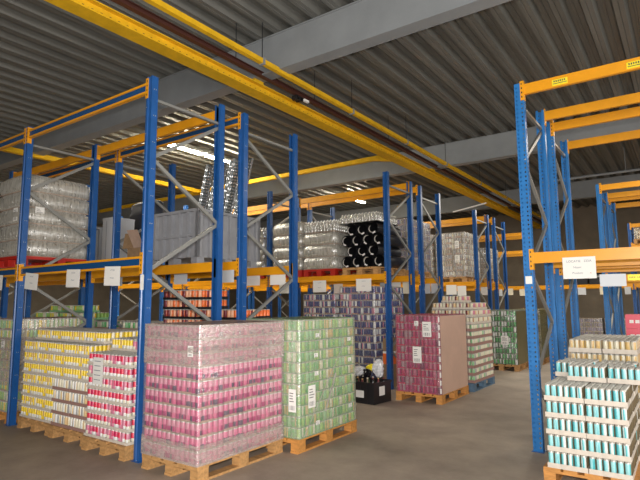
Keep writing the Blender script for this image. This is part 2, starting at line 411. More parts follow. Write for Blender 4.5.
def cols_run(cols,n):
    out=[]; k=0
    while len(out)<n:
        c=cols[(k+random.randint(0,1))%len(cols)]; out += [c]*random.randint(1,2); k+=1
    return out[:n]
def tray_mesh(m, W,D, hw, card, t=.003):
    m.box(-W/2,W/2,-D/2,D/2,0,.003,card); m.box(-W/2,W/2,-D/2,-D/2+t,.003,hw,card); m.box(-W/2,W/2,D/2-t,D/2,.003,hw,card)
    m.box(-W/2,-W/2+t,-D/2+t,D/2-t,.003,hw,card); m.box(W/2-t,W/2,-D/2+t,D/2-t,.003,hw,card)
def make_tray(kind, W,D,nx,ny,h,cols,card,hw,n,front_parts=False,fixed=None):
    t=thing('can_tray','','tray of cans')
    m=MB(); tray_mesh(m,W-.004,D-.004,hw,card); m.build('cardboard_tray',t)
    rx=(W-.012)/nx/2; ry=(D-.012)/ny/2; r=min(rx,ry)*.985; mm=MB()
    for j in range(ny):
        for i in range(nx):
            x=-W/2+.006+rx*(2*i+1); y=-D/2+.006+ry*(2*j+1)
            if front_parts and j==0:
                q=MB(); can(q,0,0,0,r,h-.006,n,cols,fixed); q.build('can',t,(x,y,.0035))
            else: can(mm,x,y,.0035,r,h-.006,n,cols,fixed)
    o=mm.build('cans',t); o['kind']='stuff'
    return t
CNAME={}
def tray_kind(key, **k): CNAME[key]=k
tray_kind('yellow', W=.4,D=.28,nx=7,ny=5,h=.138,cols=[('yellow','yellow','gold','cream','yellow'),('cream','white_c','yellow','cream','grey_c')],card='carton_white',hw=.028,n=10)
tray_kind('white', W=.4,D=.28,nx=7,ny=5,h=.138,cols=['cream','white_c','tan','grey_c'],card='carton_mauve',hw=.036,n=10)
tray_kind('red', W=.4,D=.28,nx=6,ny=4,h=.128,cols=[('red','rose','crimson','red'),('rose','white_c','cream','white_c')],card='carton_white',hw=.028,n=10)
tray_kind('green', W=.4,D=.28,nx=6,ny=4,h=.128,cols=['green','lightgreen','cream','grey_c'],card='carton_beige',hw=.03,n=8)
tray_kind('limegreen', W=.4,D=.28,nx=6,ny=4,h=.128,cols=['lime','cream','yellow','lightgreen'],card='can_lightgreen',hw=.035,n=8)
tray_kind('orange', W=.4,D=.28,nx=6,ny=4,h=.135,cols=['orange_c','peach','orange_c','darkred'],card='black',hw=.03,n=8)
tray_kind('redwhite', W=.4,D=.28,nx=6,ny=4,h=.128,cols=['darkred','cream','tan','rose'],card='carton_white',hw=.04,n=8)
tray_kind('creamgreen', W=.4,D=.28,nx=6,ny=4,h=.128,cols=['cream','lightgreen','cream','grey_c'],card='carton_mauve',hw=.05,n=8)
tray_kind('tan', W=.33,D=.22,nx=6,ny=4,h=.145,cols=['tan','gold','cream','cream'],card='carton_white',hw=.05,n=12)
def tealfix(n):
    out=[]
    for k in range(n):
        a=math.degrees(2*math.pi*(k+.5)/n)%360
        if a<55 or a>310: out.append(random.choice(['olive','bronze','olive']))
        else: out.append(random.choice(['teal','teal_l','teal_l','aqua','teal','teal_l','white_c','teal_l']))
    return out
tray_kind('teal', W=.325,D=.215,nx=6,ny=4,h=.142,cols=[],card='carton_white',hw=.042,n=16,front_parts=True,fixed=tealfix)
CW={'yellow':'yellow and white','white':'white and grey','red':'red and pink','green':'green','limegreen':'lime green','orange':'orange','redwhite':'red and white','tan':'tan gold','creamgreen':'cream and green','teal':'teal blue'}
LN=['bottom','second','third','fourth','fifth','sixth','seventh','eighth','ninth','tenth','eleventh','twelfth','thirteenth']
def put_tray(key, x,y,z, label, rz=0, var=0):
    return stamp(('tray',key,var), lambda: make_tray(key,**CNAME[key]), (x,y,z), rz, label, 'trays of %s cans'%CW[key])
REST=[]
def tray_stack(key_fn, x0,y0,z0, nx,ny,nl, where, jit=.004, show=None, skip=None):
    """x0,y0: front-left corner; ny index 0 is nearest. show(l,i,j) False -> a tray buried in the stack"""
    z=z0
    for l in range(nl):
        hh=0
        for j in range(ny):
            for i in range(nx):
                key=key_fn(l,i,j); K=CNAME[key]
                if skip and skip(l,i,j): continue
                hh=max(hh,K['h'])
                px={1:[''],2:['left','right'],3:['left','middle','right'],4:['outer left','inner left','inner right','outer right']}[nx][i]
                py=['front','second','third','fourth','fifth','sixth'][j]
                X=x0+K['W']*(i+.5)+random.uniform(-jit,jit); Y=y0+K['D']*(j+.5)+random.uniform(-.002,.002)
                ok=show(l,i,j) if show else (j==0 or l==nl-1)
                if not ok: REST.append((key,X,Y,z)); continue
                put_tray(key, X,Y, z, '%s can tray, %s layer, %s %s row, %s'%(CW[key].replace(' and ','-'),LN[l],px,py,where), var=random.randint(0,1))
        z+=hh+.002
    return z

# ------------------------------------------------------------------ wrapped loads
def rrect(w2,d2,r,k=4):
    pts=[]
    for cx,cy,a0 in ((w2-r,d2-r,0),(-w2+r,d2-r,90),(-w2+r,-d2+r,180),(w2-r,-d2+r,270)):
        for i in range(k+1):
            a=R(a0+90*i/k); pts.append((cx+r*math.cos(a),cy+r*math.sin(a)))
    return pts
def shell(m, w2,d2,r, zs, mt, cap=True, jit=.003, seed=1):
    rnd=random.Random(seed); vs=[]; fs=[]; n=None
    for (z,off) in zs:
        P=rrect(w2+off,d2+off,r); n=len(P)
        for p in P: vs.append((p[0]+rnd.uniform(-jit,jit),p[1]+rnd.uniform(-jit,jit),z))
    for i in range(len(zs)-1):
        for k in range(n): fs.append((i*n+k,i*n+(k+1)%n,(i+1)*n+(k+1)%n,(i+1)*n+k))
    m.add(vs,fs,mt,True)
    if cap: m.add(vs[-n:],[tuple(range(n))],mt)
LAYER={}
def layer_mesh(key, W,D,r,h,n,cols,full=False):
    k=(key,W,D,full)
    if k in LAYER: return LAYER[k][random.randint(0,1)]
    res=[]
    for v in range(2):
        m=MB(); nx=int(round(W/(2*r))); ny=int(round(D/(2*r))); rx=W/nx/2; ry=D/ny/2
        for j in range(ny):
            for i in range(nx):
                if not full and 0<i<nx-1 and 0<j<ny-1: continue
                can(m,-W/2+rx*(2*i+1),-D/2+ry*(2*j+1),0,min(rx,ry)*.98,h-.002,n,cols)
        res.append(m.mesh('can_layer'))
    LAYER[k]=res; return res[0]
TRM={}
def traystrip_mesh(W,D,hw,card):
    k=(W,D,hw,card)
    if k not in TRM:
        m=MB(); m.box(-W/2,W/2,-D/2,D/2,-.0015,.0015,card)
        # printed flaps folded up in dashes round the layer
        c=W/6
        for s in (-1,1):
            y=s*(D/2+.0015); a,b=sorted((y,y+s*.002))
            for i in range(3): m.box(-W/2+i*W/3+.02,-W/2+i*W/3+W/3-.10,a,b,-.0015,hw,card)
            x=s*(W/2+.0015); a,b=sorted((x,x+s*.002))
            for i in range(4): m.box(a,b,-D/2+i*D/4+.02,-D/2+i*D/4+D/4-.12,-.0015,hw,card)
        TRM[k]=m.mesh('slip_sheet')
    return TRM[k]
def sheet_label(parent, face, u, z, w_, h, W,D, off=.012, mt='paper', name='paper_label'):
    """paper on the front (face 'f', -y), left ('l', -x) or right ('r', +x) side"""
    m=MB(); L=[]
    m.box(-w_/2,w_/2,-.0015,0,-h/2,h/2,mt); sh=m; m=MB()
    for i in range(4):
        ww=w_*random.uniform(.3,.75); zz=h*(.32-i*.12); m.box(-w_*.38,-w_*.38+ww,-.0022,-.0015,zz-h*.018,zz+h*.018,'ink')
    for i in range(9):
        if i%3!=1: m.box(-w_*.35+i*w_*.075,-w_*.35+i*w_*.075+w_*.04,-.0022,-.0015,-h*.42,-h*.22,'ink')
    if face=='f': o=sh.build(name,parent,(u,-D/2-off,z))
    elif face=='r': o=sh.build(name,parent,(W/2+off,u,z),R(90))
    else: o=sh.build(name,parent,(-W/2-off,u,z),R(-90))
    m.build('printed_text',o); return o
def wrapped_load(label, x,y,z, W,D, nl,h,r,cols,card, film='film', n=10, bands=(), hw=.02, name='wrapped_can_load', key=None, rz=0, full_top=False, pinch=.0, low=None):
    t=thing(name,label,'wrapped load of cans',(x,y,z),rz)
    key=key or label
    for l in range(nl):
        kk,cc=(key,cols) if not low or l>=low[0] else (key+'low',low[1])
        o=mobj('can_layer', layer_mesh(kk,W,D,r,h-.004,n,cc,False), t, (0,0,l*h+.003))
        if l%2: o.rotation_euler=(0,0,math.pi)
        if card: mobj('slip_sheet', traystrip_mesh(W,D,hw,card), t, (0,0,l*h+.0015))
    if card: mobj('top_sheet', traystrip_mesh(W,D,.004,card), t, (0,0,nl*h+.0015))
    H=nl*h+.006; m=MB(); zs=[]
    for l in range(nl*2+1):
        zs.append((min(H,l*h/2+.0), -.0+ (0 if l%2 else -pinch)))
    zs[-1]=(H,-.004); zs[0]=(.001,.0)
    shell(m,W/2+.010,D/2+.010,.022,zs,film,True,.0022,seed=len(label)); m.build('stretch_film',t)
    for (a,b,f,o) in bands:
        q=MB(); k=max(2,int((b-a)/.07)); shell(q,W/2+.010+o,D/2+.010+o,.024,[(a+(b-a)*i/k,0) for i in range(k+1)],f,False,.0022,seed=5); q.build('film_band',t)
    return t

# ---- the two wrapped loads standing in the cross aisle in front
px,py=-4.085,3.875
put_pallet(px,py,0,'the big pink wrapped load in the foreground')
t=wrapped_load('big stretch-wrapped block of pink and magenta cans beside the front blue post',px,py,.144,.80,1.20,10,.1245,.0333,[('rose','pink','rose','rose'),('magenta','pink','plum','magenta')],'carton_beige',film='film_pink',n=10,hw=.016,  # plum segments paint the dark gaps between cans
   bands=((.87,1.25,'film_hazy',.004),(.0,.18,'film_hazy',.004)),key='pink')
sheet_label(t,'f',.29,1.01,.075,.10,.8,1.2)
px,py=-3.895,5.09
put_pallet(px,py,0,'the green wrapped load in the cross aisle','wood_orange')
t=wrapped_load('stretch-wrapped block of green cans standing right of the pink load',px,py,.144,.80,1.14,11,.1145,.0333,['green','lime','lightgreen','cream','green','gold','lime'],'can_green',film='film_green',n=10,hw=.006,key='green')
sheet_label(t,'r',-.36,.42,.13,.24,.8,1.16); sheet_label(t,'f',.32,.40,.10,.24,.8,1.16)
for i,(u,zz) in enumerate(((-.25,1.08),(.42,1.0),(-.28,.86),(.43,.75),(-.27,.66),(.43,.2),(-.25,.12))):
    sheet_label(t,'r',u,zz,.07,.045,.8,1.16,name='small_label')
# tape and film streaks
m=MB(); m.bar((.4135,-.5,.02),(.4135,.30,.95),.002,.012,'film_clear'); m.bar((.4135,-.1,.22),(.4135,.12,.62),.002,.03,'film_clear'); m.build('film_streak',t)

# ---- front left rack, bay next to the aisle
FRY=3.40
def kA(l,i,j): return 'yellow'
YX=-7.27
put_pallet(YX+.4,FRY+.58,0,'the yellow can stack in the front left rack')
z=tray_stack(kA,YX,FRY,.144,2,4,7,'leftmost stack, front left rack')
WX=-6.44
put_pallet(WX+.4,FRY+.56,0,'the white and yellow can stack in the front left rack')
z=tray_stack(lambda l,i,j:'white' if l<4 else 'yellow',WX,FRY-.02,.144,2,4,7,'middle stack, front left rack')
# extra yellow layer on top of both
for i in range(4):
    for j in range(2): put_tray('yellow',-7.04+.402*i,FRY+.16+.285*j+.12,.144+7*.14+.001,'yellow-white can tray in partial top layer, %s from left, %s row'%(LN[i].replace('bottom','first'),'front' if j==0 else 'rear'),var=i%2)
RX=-5.615
put_pallet(RX+.41,FRY+.50,0,'the red can stack in the front left rack')
def kR(l,i,j): return 'red'
z=tray_stack(kR,RX,FRY-.07,.144,2,4,7,'right stack, front left rack',jit=.004)
for j,i in ((1,0),(1,1),(2,0),(2,1),(3,0),(3,1)):
    put_tray('yellow' if not (i==1 and j==1) else 'red',RX+.2+.4*i,FRY-.07+.28*(j+.5),.144+7*.13+.001,'%s can tray on top of the red stack, %s column, %s row'%('yellow' if not (i==1 and j==1) else 'pinkish red','left' if i==0 else 'right',['','second','third','fourth'][j]),var=j%2)
t=thing('paper_sheet','white printed sheet hung on the front of the red can stack','paper',(-5.38,FRY-.076,.86))
m=MB(); m.box(-.095,.095,-.002,0,-.145,.145,'paper'); [m.box(-.07,.05,-.003,-.002,.10-k*.05,.108-k*.05,'ink_pale') for k in range(5)]; m.build('sheet',t)
# bay further left: yellow-green wrapped load
put_pallet(-7.98,FRY+.6,0,'the yellow-green wrapped load at the left edge','wood_orange')
t=wrapped_load('hazy wrapped block of yellow-green cans at the left edge of the photo',-7.98,FRY+.6,.144,.80,1.2,9,.138,.0285,['lime','cream','lightgreen','yellow'],'carton_beige',film='film',key='yg',bands=((.35,1.0,'film_hazy',.004),))
sheet_label(t,'f',.15,.9,.1,.14,.8,1.2)
# upper level left bay : bottles on a red pallet
BOT={}
def bottle(m,x,y,z,r,h,n,mt='pet',cap='paper'):
    m.lathe(x,y,[(r*.85,z,mt),(r,z+.01,mt),(r,z+h*.3,mt),(r*.93,z+h*.36,mt),(r,z+h*.42,mt),(r,z+h*.66,mt),(r*.35,z+h*.88,mt),(r*.36,z+h*.9,cap),(r*.36,z+h,cap)],n,mt,rot=random.random())
def bottle_layer(W,D,r,h,full,cap='paper'):
    k=(W,D,r,h,full,cap)
    if k not in BOT:
        m=MB(); nx=int(W/(2*r)); ny=int(D/(2*r)); rx=W/nx/2; ry=D/ny/2
        for j in range(ny):
            for i in range(nx):
                if not full and 0<i<nx-1 and 0<j<ny-1: continue
                bottle(m,-W/2+rx*(2*i+1),-D/2+ry*(2*j+1),0,min(rx,ry)*.97,h,8,cap=cap)
        BOT[k]=m.mesh('bottle_layer')
    return BOT[k]
def bottle_load(label,x,y,z,W,D,nl,h,r=.045,open_top=False,wrap='film_clear',rz=0,cap='paper'):
    t=thing('wrapped_bottle_load',label,'wrapped load of bottles',(x,y,z),rz)
    for l in range(nl):
        mobj('bottle_layer',bottle_layer(W,D,r,h-.012,l==nl-1,cap),t,(0,0,l*h+.008)); MB().box(-W/2,W/2,-D/2,D/2,l*h,l*h+.006,'carton_beige').build('layer_pad',t)
    N=nl-1 if open_top else nl
    zs=[]
    for l in range(N):
        for q,o in ((.02,-.03),(.10,.004),(.3,.014),(.6,.016),(.85,.006),(.97,-.028)): zs.append((l*h+q*h,o))
    if not open_top: zs.append((nl*h+.012,-.04))
    m=MB(); shell(m,W/2+.012,D/2+.012,.10,zs,wrap,not open_top,.004,seed=len(label)); m.build('stretch_film',t)
    # the core keeps the load opaque from the side, as hundreds of bottles do
    return t
put_pallet(-7.98,4.02,2.13,'the bottle load on the front left rack','red')
t=bottle_load('tall bulging wrapped load of clear bottles on a red pallet, far left upper level',-7.98,3.93,2.274,.80,.98,5,.235,)
sheet_label(t,'r',-.28,.62,.13,.19,.8,.98,off=.022); sheet_label(t,'f',.2,.60,.13,.19,.8,.98,off=.022)

# ---- second left rack floor level
def gk(l,i,j): return 'green'
for k,(xp,nm) in enumerate(((-9.755,'outer lime green'),(-8.90,'inner lime green'))):
    put_pallet(xp,5.5,0,'the %s can stack, second left rack'%nm)
    tray_stack(lambda l,i,j:'limegreen',xp-.4,4.92,.144,2,2,10,'%s stack, second left rack'%nm, show=lambda l,i,j: j==0 and l>6)
for i in range(3): put_tray('limegreen',-9.5+.405*i,5.1,.144+10*.13+.001,'lime green can tray in the top partial layer, %s from the left, second left rack'%LN[i].replace('bottom','first'))
for xp,nm in ((-8.02,'left green'),(-6.98,'right green')):
    put_pallet(xp,5.5,0,'the %s can stack, second left rack'%nm)
    tray_stack(gk,xp-.4,4.92,.144,2,2,9,'%s stack, second left rack'%nm, show=lambda l,i,j: j==0 and l>4)
put_pallet(-5.96,5.48,0,'the left orange can stack'); put_pallet(-5.15,5.48,0,'the right orange can stack')
tray_stack(lambda l,i,j:'orange',-6.36,4.92,.144,2,2,12,'left orange stack, second left rack', show=lambda l,i,j: j==0 and l>7)
tray_stack(lambda l,i,j:'orange',-5.52,4.92,.144,2,2,10,'right orange stack, second left rack', show=lambda l,i,j: j==0 and l>7)

# ---- second left rack upper level: grey pallet boxes
def bin_box(mt='bin_grey',W=1.2,D=1.32,H=.82):
    t=thing('pallet_box','','plastic box'); a,b=W/2,D/2; m=MB()
    m.box(-a+.05,a-.05,-b+.05,b-.05,.12,.14,mt)
    for s in (-1,1):
        y0,y1=sorted((s*(b-.05),s*(b-.075))); m.box(-a+.05,a-.05,y0,y1,.12,H-.03,mt); x0,x1=sorted((s*(a-.05),s*(a-.075))); m.box(x0,x1,-b+.075,b-.075,.12,H-.03,mt)
    m.build('body',t)
    r=MB()
    for s in (-1,1):
        y0,y1=sorted((s*b,s*(b-.05))); r.box(-a,a,y0,y1,H-.04,H,mt); x0,x1=sorted((s*a,s*(a-.05))); r.box(x0,x1,-b+.05,b-.05,H-.04,H,mt)
    r.build('rim',t)
    for s in (-1,1):
        for i in range(7):
            q=MB(); x=-a+.05+i*(W-.10)/6; y0,y1=sorted((s*b,s*(b-.05))); q.box(x-(.05 if i in (0,6) else .018),x+(.05 if i in (0,6) else .018),y0,y1,.12,H-.04,mt); q.build('rib',t)
        for i in range(7):
            q=MB(); y=-b+.05+i*(D-.10)/6; x0,x1=sorted((s*a,s*(a-.05))); q.box(x0,x1,y-(.05 if i in (0,6) else .018),y+(.05 if i in (0,6) else .018),.12,H-.04,mt); q.build('rib',t)
        q=MB(); y0,y1=sorted((s*(b-.006),s*(b-.05))); q.box(-a+.1,a-.1,y0,y1,.42,.45,mt); q.build('rib',t)
    for x in (-a+.1,0,a-.1):
        q=MB(); q.box(x-.06,x+.06,-b+.03,b-.03,0,.03,mt)
        for y in (-b+.1,0,b-.1): q.box(x-.06,x+.06,y-.07,y+.07,.03,.12,mt)
        q.build('foot',t)
    return t
stamp('bin',bin_box,(-6.21,5.56,2.13),0,'large grey ribbed plastic pallet box holding the perforated panels')
stamp('bin',bin_box,(-9.05,5.56,2.13),0,'grey ribbed plastic pallet box, further left on the second left rack')
# perforated channels standing in the box
mat('galv_dark', (.10,.11,.105), .45, metal=.4)
def channel(L=1.62,W=.175):
    t=thing('perforated_channel','','steel panel'); m=MB()
    m.box(-W/2,W/2,0,.003,0,L,'galv_dark'); m.build('plate',t); m=MB(); nz=int(L/.05)
    for k in range(nz):
        for i in range(3):
            x=-W/2+.035+i*.052+(.018 if k%2 else 0); z=.012+k*.05
            m.box(x-.017,x+.011,-.005,0,z,z+.026,'silver_rim')
    o=m.build('embossed_studs',t); o['kind']='stuff'
    for s in (-1,1): x0,x1=sorted((s*W/2,s*(W/2-.006))); MB().box(x0,x1,-.028,0,0,L,'silver_rim').build('side_flange',t)
    return t
for i in range(6):
    o=stamp('chan',channel,(-6.63+.158*i,5.70+.055*(i%2),2.275),0,'perforated galvanised steel panel leaning in the grey box, %s of six'%['leftmost','second from left','third from left','third from right','second from right','rightmost'][i],'perforated steel panels')
    o.rotation_euler=(0,R(14+.8*(i%2)),0)
# pale box and dark tarp, cardboard
put_pallet(-8.0,5.46,2.13,'the pale grey box')
t=thing('pale_cabinet','upright pale grey box behind the bottle load on second left rack','box',(-7.98,5.2,2.274))
MB().box(-.16,.16,-.2,.2,0,.75,'bin_white').build('body',t); MB().box(-.05,-.03,-.205,-.2,.02,.73,'bin_grey').build('seam',t); MB().box(-.165,.165,-.205,.205,.75,.78,'bin_white').build('lid',t)
t=thing('cardboard_box','open brown cardboard box by the grey pallet box','box',(-7.14,5.05,2.152))
tag(MB().box(-7.39,-6.85,4.87,5.95,2.131,2.151,'wood').build('wooden_board'),'thin wooden board under the open cardboard box, second left rack','board')

m=MB(); m.box(-.16,.16,-.12,.12,0,.32,'carton_brown'); m.build('body',t)
MB().bar((-.14,-.12,.32),(-.02,-.16,.55),.20,.004,'carton_brown',upv=(0,1,0)).build('flap',t); MB().bar((.14,-.12,.32),(.03,-.18,.60),.20,.004,'carton_beige',upv=(0,1,0)).build('flap',t)
t=thing('dark_tarp_load','tall load under a dark blue-grey tarp, behind the pale box','covered load',(-7.92,5.72,2.274))
m=MB(); shell(m,.38,.12,.05,[(0,.0),(.3,-.01),(.6,.01),(.9,-.01),(1.12,-.02),(1.16,-.08)],'dark_tarp',True,.02,3); m.build('tarp',t)

# ---- third left rack
CY=8.72
t=None
def navy(cols,*a): pass
put_pallet(-5.33,CY+.62,0,'the navy can load under the third left rack','wood_orange')
t=wrapped_load('tall navy and white can load on the floor under the third left rack',-5.33,CY+.62,.144,.80,1.2,13,.135,.0333,['navy','white_c','navy','navy','rose'],'carton_mauve',film='film_thin',key='navy',n=8,low=(4,['darkblue','navy','darkblue','white_c','darkblue']),hw=.02)
put_pallet(-6.25,CY+.62,0,'the second navy can load left of the black crate')
wrapped_load('second tall navy can load, left of the other and mostly behind the green load',-6.25,CY+.62,.144,.80,1.2,12,.135,.0333,['navy','white_c','navy','navy','rose'],'carton_mauve',film='film_thin',key='navy',n=8,low=(4,['darkblue','navy','darkblue','white_c','darkblue']),hw=.02)
t=thing('orange_box','small orange carton on the floor behind the blue rack post','box',(-4.75,CY+.35,0))
MB().box(-.09,.09,-.2,.2,0,.9,'carton_brown').build('body',t); MB().box(-.092,.092,-.205,.205,.42,.62,'can_orange_c').build('printed_band',t); MB().box(-.093,.093,-.207,.207,.62,.66,'paper').build('tape',t)

# upper level third rack: bottle loads, rolls
def upload(x,y,kind='red',where=''): put_pallet(x,y,2.13,where,kind)
upload(-6.19,CY+.55,'red','the bottle load beside the black rolls')
t=bottle_load('wrapped bottle load with bare bottle tops, right next to the black rolls',-6.19,CY+.55,2.274,.80,1.2,4,.255,open_top=True,r=.04)
sheet_label(t,'l',-.2,.5,.13,.2,.8,1.2,off=.02)
upload(-8.12,CY+.55,'red','the bottle load further left on the third left rack')
t=bottle_load('wrapped bottle load seen between the blue posts, left on the third left rack',-8.12,CY+.55,2.274,.80,1.2,4,.255,open_top=True,r=.04); sheet_label(t,'r',-.3,.5,.13,.2,.8,1.2,off=.02)
put_pallet(-7.04,CY+.55,2.13,'the middle bottle load of the third left rack','red')
t=bottle_load('middle wrapped bottle load on the upper level of the third left rack',-7.04,CY+.55,2.274,.78,1.2,4,.26,open_top=False,r=.04); sheet_label(t,'f',.25,.55,.14,.2,.8,1.2,off=.02)
put_pallet(-5.22,CY+.56,2.13,'the stack of black rolls')
def roll():
    t=thing('black_roll','','roll'); r=.122
    MB().lathe(0,0,[(r*.93,0,'black'),(r,.02,'black'),(r,.98,'black'),(r*.93,1.0,'black')],20,'black',axis='y').build('body',t)
    m=MB(); vs=[];n=14
    for k in range(n+1):
        a=R(105+k*150/n); th=.018*math.sin(math.pi*k/n)+.002
        for rr in (r*.62,r*.62+th*1.2): vs += [(rr*math.cos(a),-.004,rr*math.sin(a)),(rr*math.cos(a),0,rr*math.sin(a))]
    fs=[]
    for k in range(n): b=4*k; fs += [(b,b+4,b+6,b+2),(b+1,b+3,b+7,b+5),(b+2,b+6,b+7,b+3),(b,b+1,b+5,b+4)]
    m.add(vs,fs,'silver'); m.build('rim_highlight',t)  # silver crescent paints the highlight on the end ring
    m=MB(); m.box(-.045,.02,-.006,-.0,-.10,-.07,'paper'); m.build('tag',t)
    return t
for l in range(4):
    for i in range(4 if l%2==0 else 3):
        o=stamp('roll',roll,(-5.59+.247*i+(.1235 if l%2 else 0),CY+.08,2.274+.122+l*.214),0,'black roll with a painted rim highlight, %s row up, %s from the left'%(['lowest','second','third','top'][l],['first','second','third','fourth'][i]),'black rolls on the wooden pallet')
        o.rotation_euler=(0,R(random.uniform(-30,30)),0)
t=thing('bottle_pack','flat pack of clear bottles lying across the top of the black rolls','bottles',(-5.32,CY+.55,3.185))
for l in range(1): mobj('bottle_layer',bottle_layer(.88,.9,.04,.19,True,'silver'),t,(0,0,.006))
MB().box(-.44,.44,-.45,.45,0,.005,'black').build('tray',t)
# crossing rack behind: purple load and beige loads
put_pallet(-5.28,10.78,2.13,'the purple load on the fourth left rack')
t=wrapped_load('dark purple wrapped load on the upper level between the paired blue posts',-5.28,10.78,2.274,.80,1.2,8,.142,.0333,['plum','violet','grey_c','bronze'],'carton_mauve',film='film',key='plum',n=8); sheet_label(t,'r',-.1,.5,.1,.2,.8,1.2)
put_pallet(-6.2,10.78,2.13,'the pale load left of the purple one')
wrapped_load('pale wrapped load behind the black rolls on the fourth left rack',-6.2,10.78,2.274,.80,1.2,7,.15,.04,['white_c','grey_c','violet'],'carton_white',film='film',key='pale',n=8)
put_pallet(-5.38,14.5,2.13,'the beige load of the fifth left rack')
t=wrapped_load('beige and silver wrapped can load, upper level of the fifth left rack',-5.38,14.5,2.274,.85,1.2,8,.155,.04,['cream','grey_c','bronze','white_c'],'carton_beige',film='film',key='beige',n=8,hw=.05); sheet_label(t,'f',.2,.9,.12,.2,.85,1.2); sheet_label(t,'f',.2,.5,.14,.2,.85,1.2,name='paper_label')
put_pallet(-6.35,14.5,2.13,'the left beige load of the fifth left rack')
wrapped_load('second beige wrapped can load, left of the other on the fifth left rack',-6.35,14.5,2.274,.85,1.2,8,.155,.04,['cream','grey_c','bronze','white_c'],'carton_beige',film='film',key='beige',n=8,hw=.05)
put_pallet(-5.3,16.15,2.13,'the brown load of the sixth left rack')
wrapped_load('brown wrapped can load on the upper level of the sixth left rack',-5.3,16.15,2.274,.85,1.1,6,.155,.04,['bronze','olive','grey_c'],'carton_brown',film='film',key='brown',n=8)

# ---- wrapped pallets in the cross aisle behind
put_pallet(-3.65,8.43,0,'the crimson wrapped load in the middle of the aisle','wood_orange')
t=wrapped_load('crimson wrapped can load with beige right side in the middle of the cross aisle',-3.65,8.43,.144,.76,1.18,10,.123,.0333,['crimson','magenta','rose','grey_c','magenta','plum'],'can_crimson',film='film_red',key='crimson',n=8,hw=.02)
q=MB(); q.box(.392,.3935,-.56,.59,0,1.22,'glare_beige'); q.build('side_film',t)['label']='beige glare of the wrap painted on the right side'  # thin sheet painting the wrap's glare beige
q=MB()
for k in range(10): q.box(.375,.396,-.604,-.590,k*.123+.02,k*.123+.10,'paper')
q.build('corner_strip',t)
sheet_label(t,'f',.18,.93+.08,.15,.24,.76,1.18); sheet_label(t,'f',-.0,1.10,.07,.08,.76,1.18,name='small_label'); sheet_label(t,'f',.0,.60,.15,.26,.76,1.18)
put_pallet(-3.62,9.82,0,'the cream and brown can stack behind the crimson load','wood_blue')
def kc(l,i,j): return 'redwhite'
tray_stack(lambda l,i,j:'redwhite' if l>7 else 'creamgreen',-4.02,9.28,.144,2,4,10,'behind the crimson load', show=lambda l,i,j: (i==1 and j<4) or l==9)
for i in range(2):
    for j in range(3): put_tray('redwhite',-4.05+.4*i+.2,9.40+.28*(j+.5),.144+10*.13+.001,'red and white can tray above the crimson load, %s column, %s row'%(['left','right'][i],['front','second','rear'][j]))
for j in range(2): put_tray('redwhite',-3.72,9.7+.28*j,.144+11*.13+.002,'red and white can tray at the very top, %s one'%['front','rear'][j])
put_pallet(-3.68,13.0,0,'the dark green wrapped load at the end of the aisle')
t=wrapped_load('dark green wrapped can load with olive side, far end of the cross aisle',-3.68,13.0,.144,.76,1.2,10,.123,.0333,['green','white_c','green_d','green'],'can_green_d',film='film_thin',key='dgreen',n=8)
q=MB(); q.box(.392,.3935,-.57,.6,0,1.22,'film_olive'); q.build('side_film',t)['label']='olive brown film on the right side'
sheet_label(t,'f',.12,.55,.17,.2,.76,1.2)
put_pallet(-3.5,14.6,0,'the second dark green load further back')
wrapped_load('second dark green wrapped can load, seen between the two right posts',-3.5,14.6,.144,.76,1.2,10,.123,.0333,['green','olive','green_d','white_c'],'can_green_d',film='film_brown',key='dgreen2',n=8)
for i,(x,nm) in enumerate(((-2.80,'left'),(-1.95,'right'))):
    put_pallet(x,20.05,0,'the %s plum can load under the far cross rack'%nm)
    wrapped_load('plum dark can load under the far cross rack, %s of two'%nm,x,20.05,.144,.78,1.0,6,.142,.0333,['plum','violet','olive','grey_c'],'carton_brown',film='film',key='plum',n=8)
for i in range(2):
    t=thing('dark_crate','dark plastic crate on the far cross rack, %s one'%['left','right'][i],'crate',(-3.05+.62*i,19.85,2.13),0,'dark crates on far rack')
    MB().box(-.28,.28,-.3,.3,0,.36,'black').build('body',t); MB().box(-.29,.29,-.31,.31,.36,.39,'black_gloss').build('rim',t); MB().box(-.1,.1,-.305,-.3,.24,.3,'grey_steel').build('handle',t)

put_pallet(-.93,20.05,3.42,'the small brown load at the far right')
wrapped_load('small brown and cream can load high on the far cross rack, right edge',-.93,20.05,3.564,.78,1.0,3,.142,.0333,['bronze','cream','olive','tan'],'carton_brown',film='film_thin',key='brownfar',n=8)
# ---- black crate with bottles and bags
t=thing('black_crate','large black plastic crate full of empties before the navy load','crate',(-4.43,7.50,0),R(-6))
W2,D2,H=.335,.24,.33; m=MB()
m.box(-W2,W2,-D2,D2,0,.02,'black')
for s in (-1,1):
    y0,y1=sorted((s*D2,s*(D2-.015))); m.box(-W2,W2,y0,y1,.02,H,'black'); x0,x1=sorted((s*W2,s*(W2-.015))); m.box(x0,x1,-D2+.015,D2-.015,.02,H,'black')
m.build('body',t); r=MB()
for s in (-1,1):
    y0,y1=sorted((s*(D2+.012),s*(D2-.002))); r.box(-W2-.012,W2+.012,y0,y1,H-.03,H+.004,'black'); x0,x1=sorted((s*(W2+.012),s*(W2-.002))); r.box(x0,x1,-D2,D2,H-.03,H+.004,'black')
r.build('rim',t)
for i in range(6): MB().box(-W2+.02+i*.128,-W2+.035+i*.128,-D2-.008,-D2,.02,H-.03,'black').build('rib',t)
MB().box(-.01,.15,-D2-.011,-D2-.0085,.09,.20,'paper').build('paper_label',t); MB().box(W2,W2+.002,-.09,.06,.12,.26,'paper').build('paper_label',t)
bc=[('can_bronze','amber'),('can_darkred','dark red'),('can_green_d','dark green'),('black_gloss','black')]
k=0
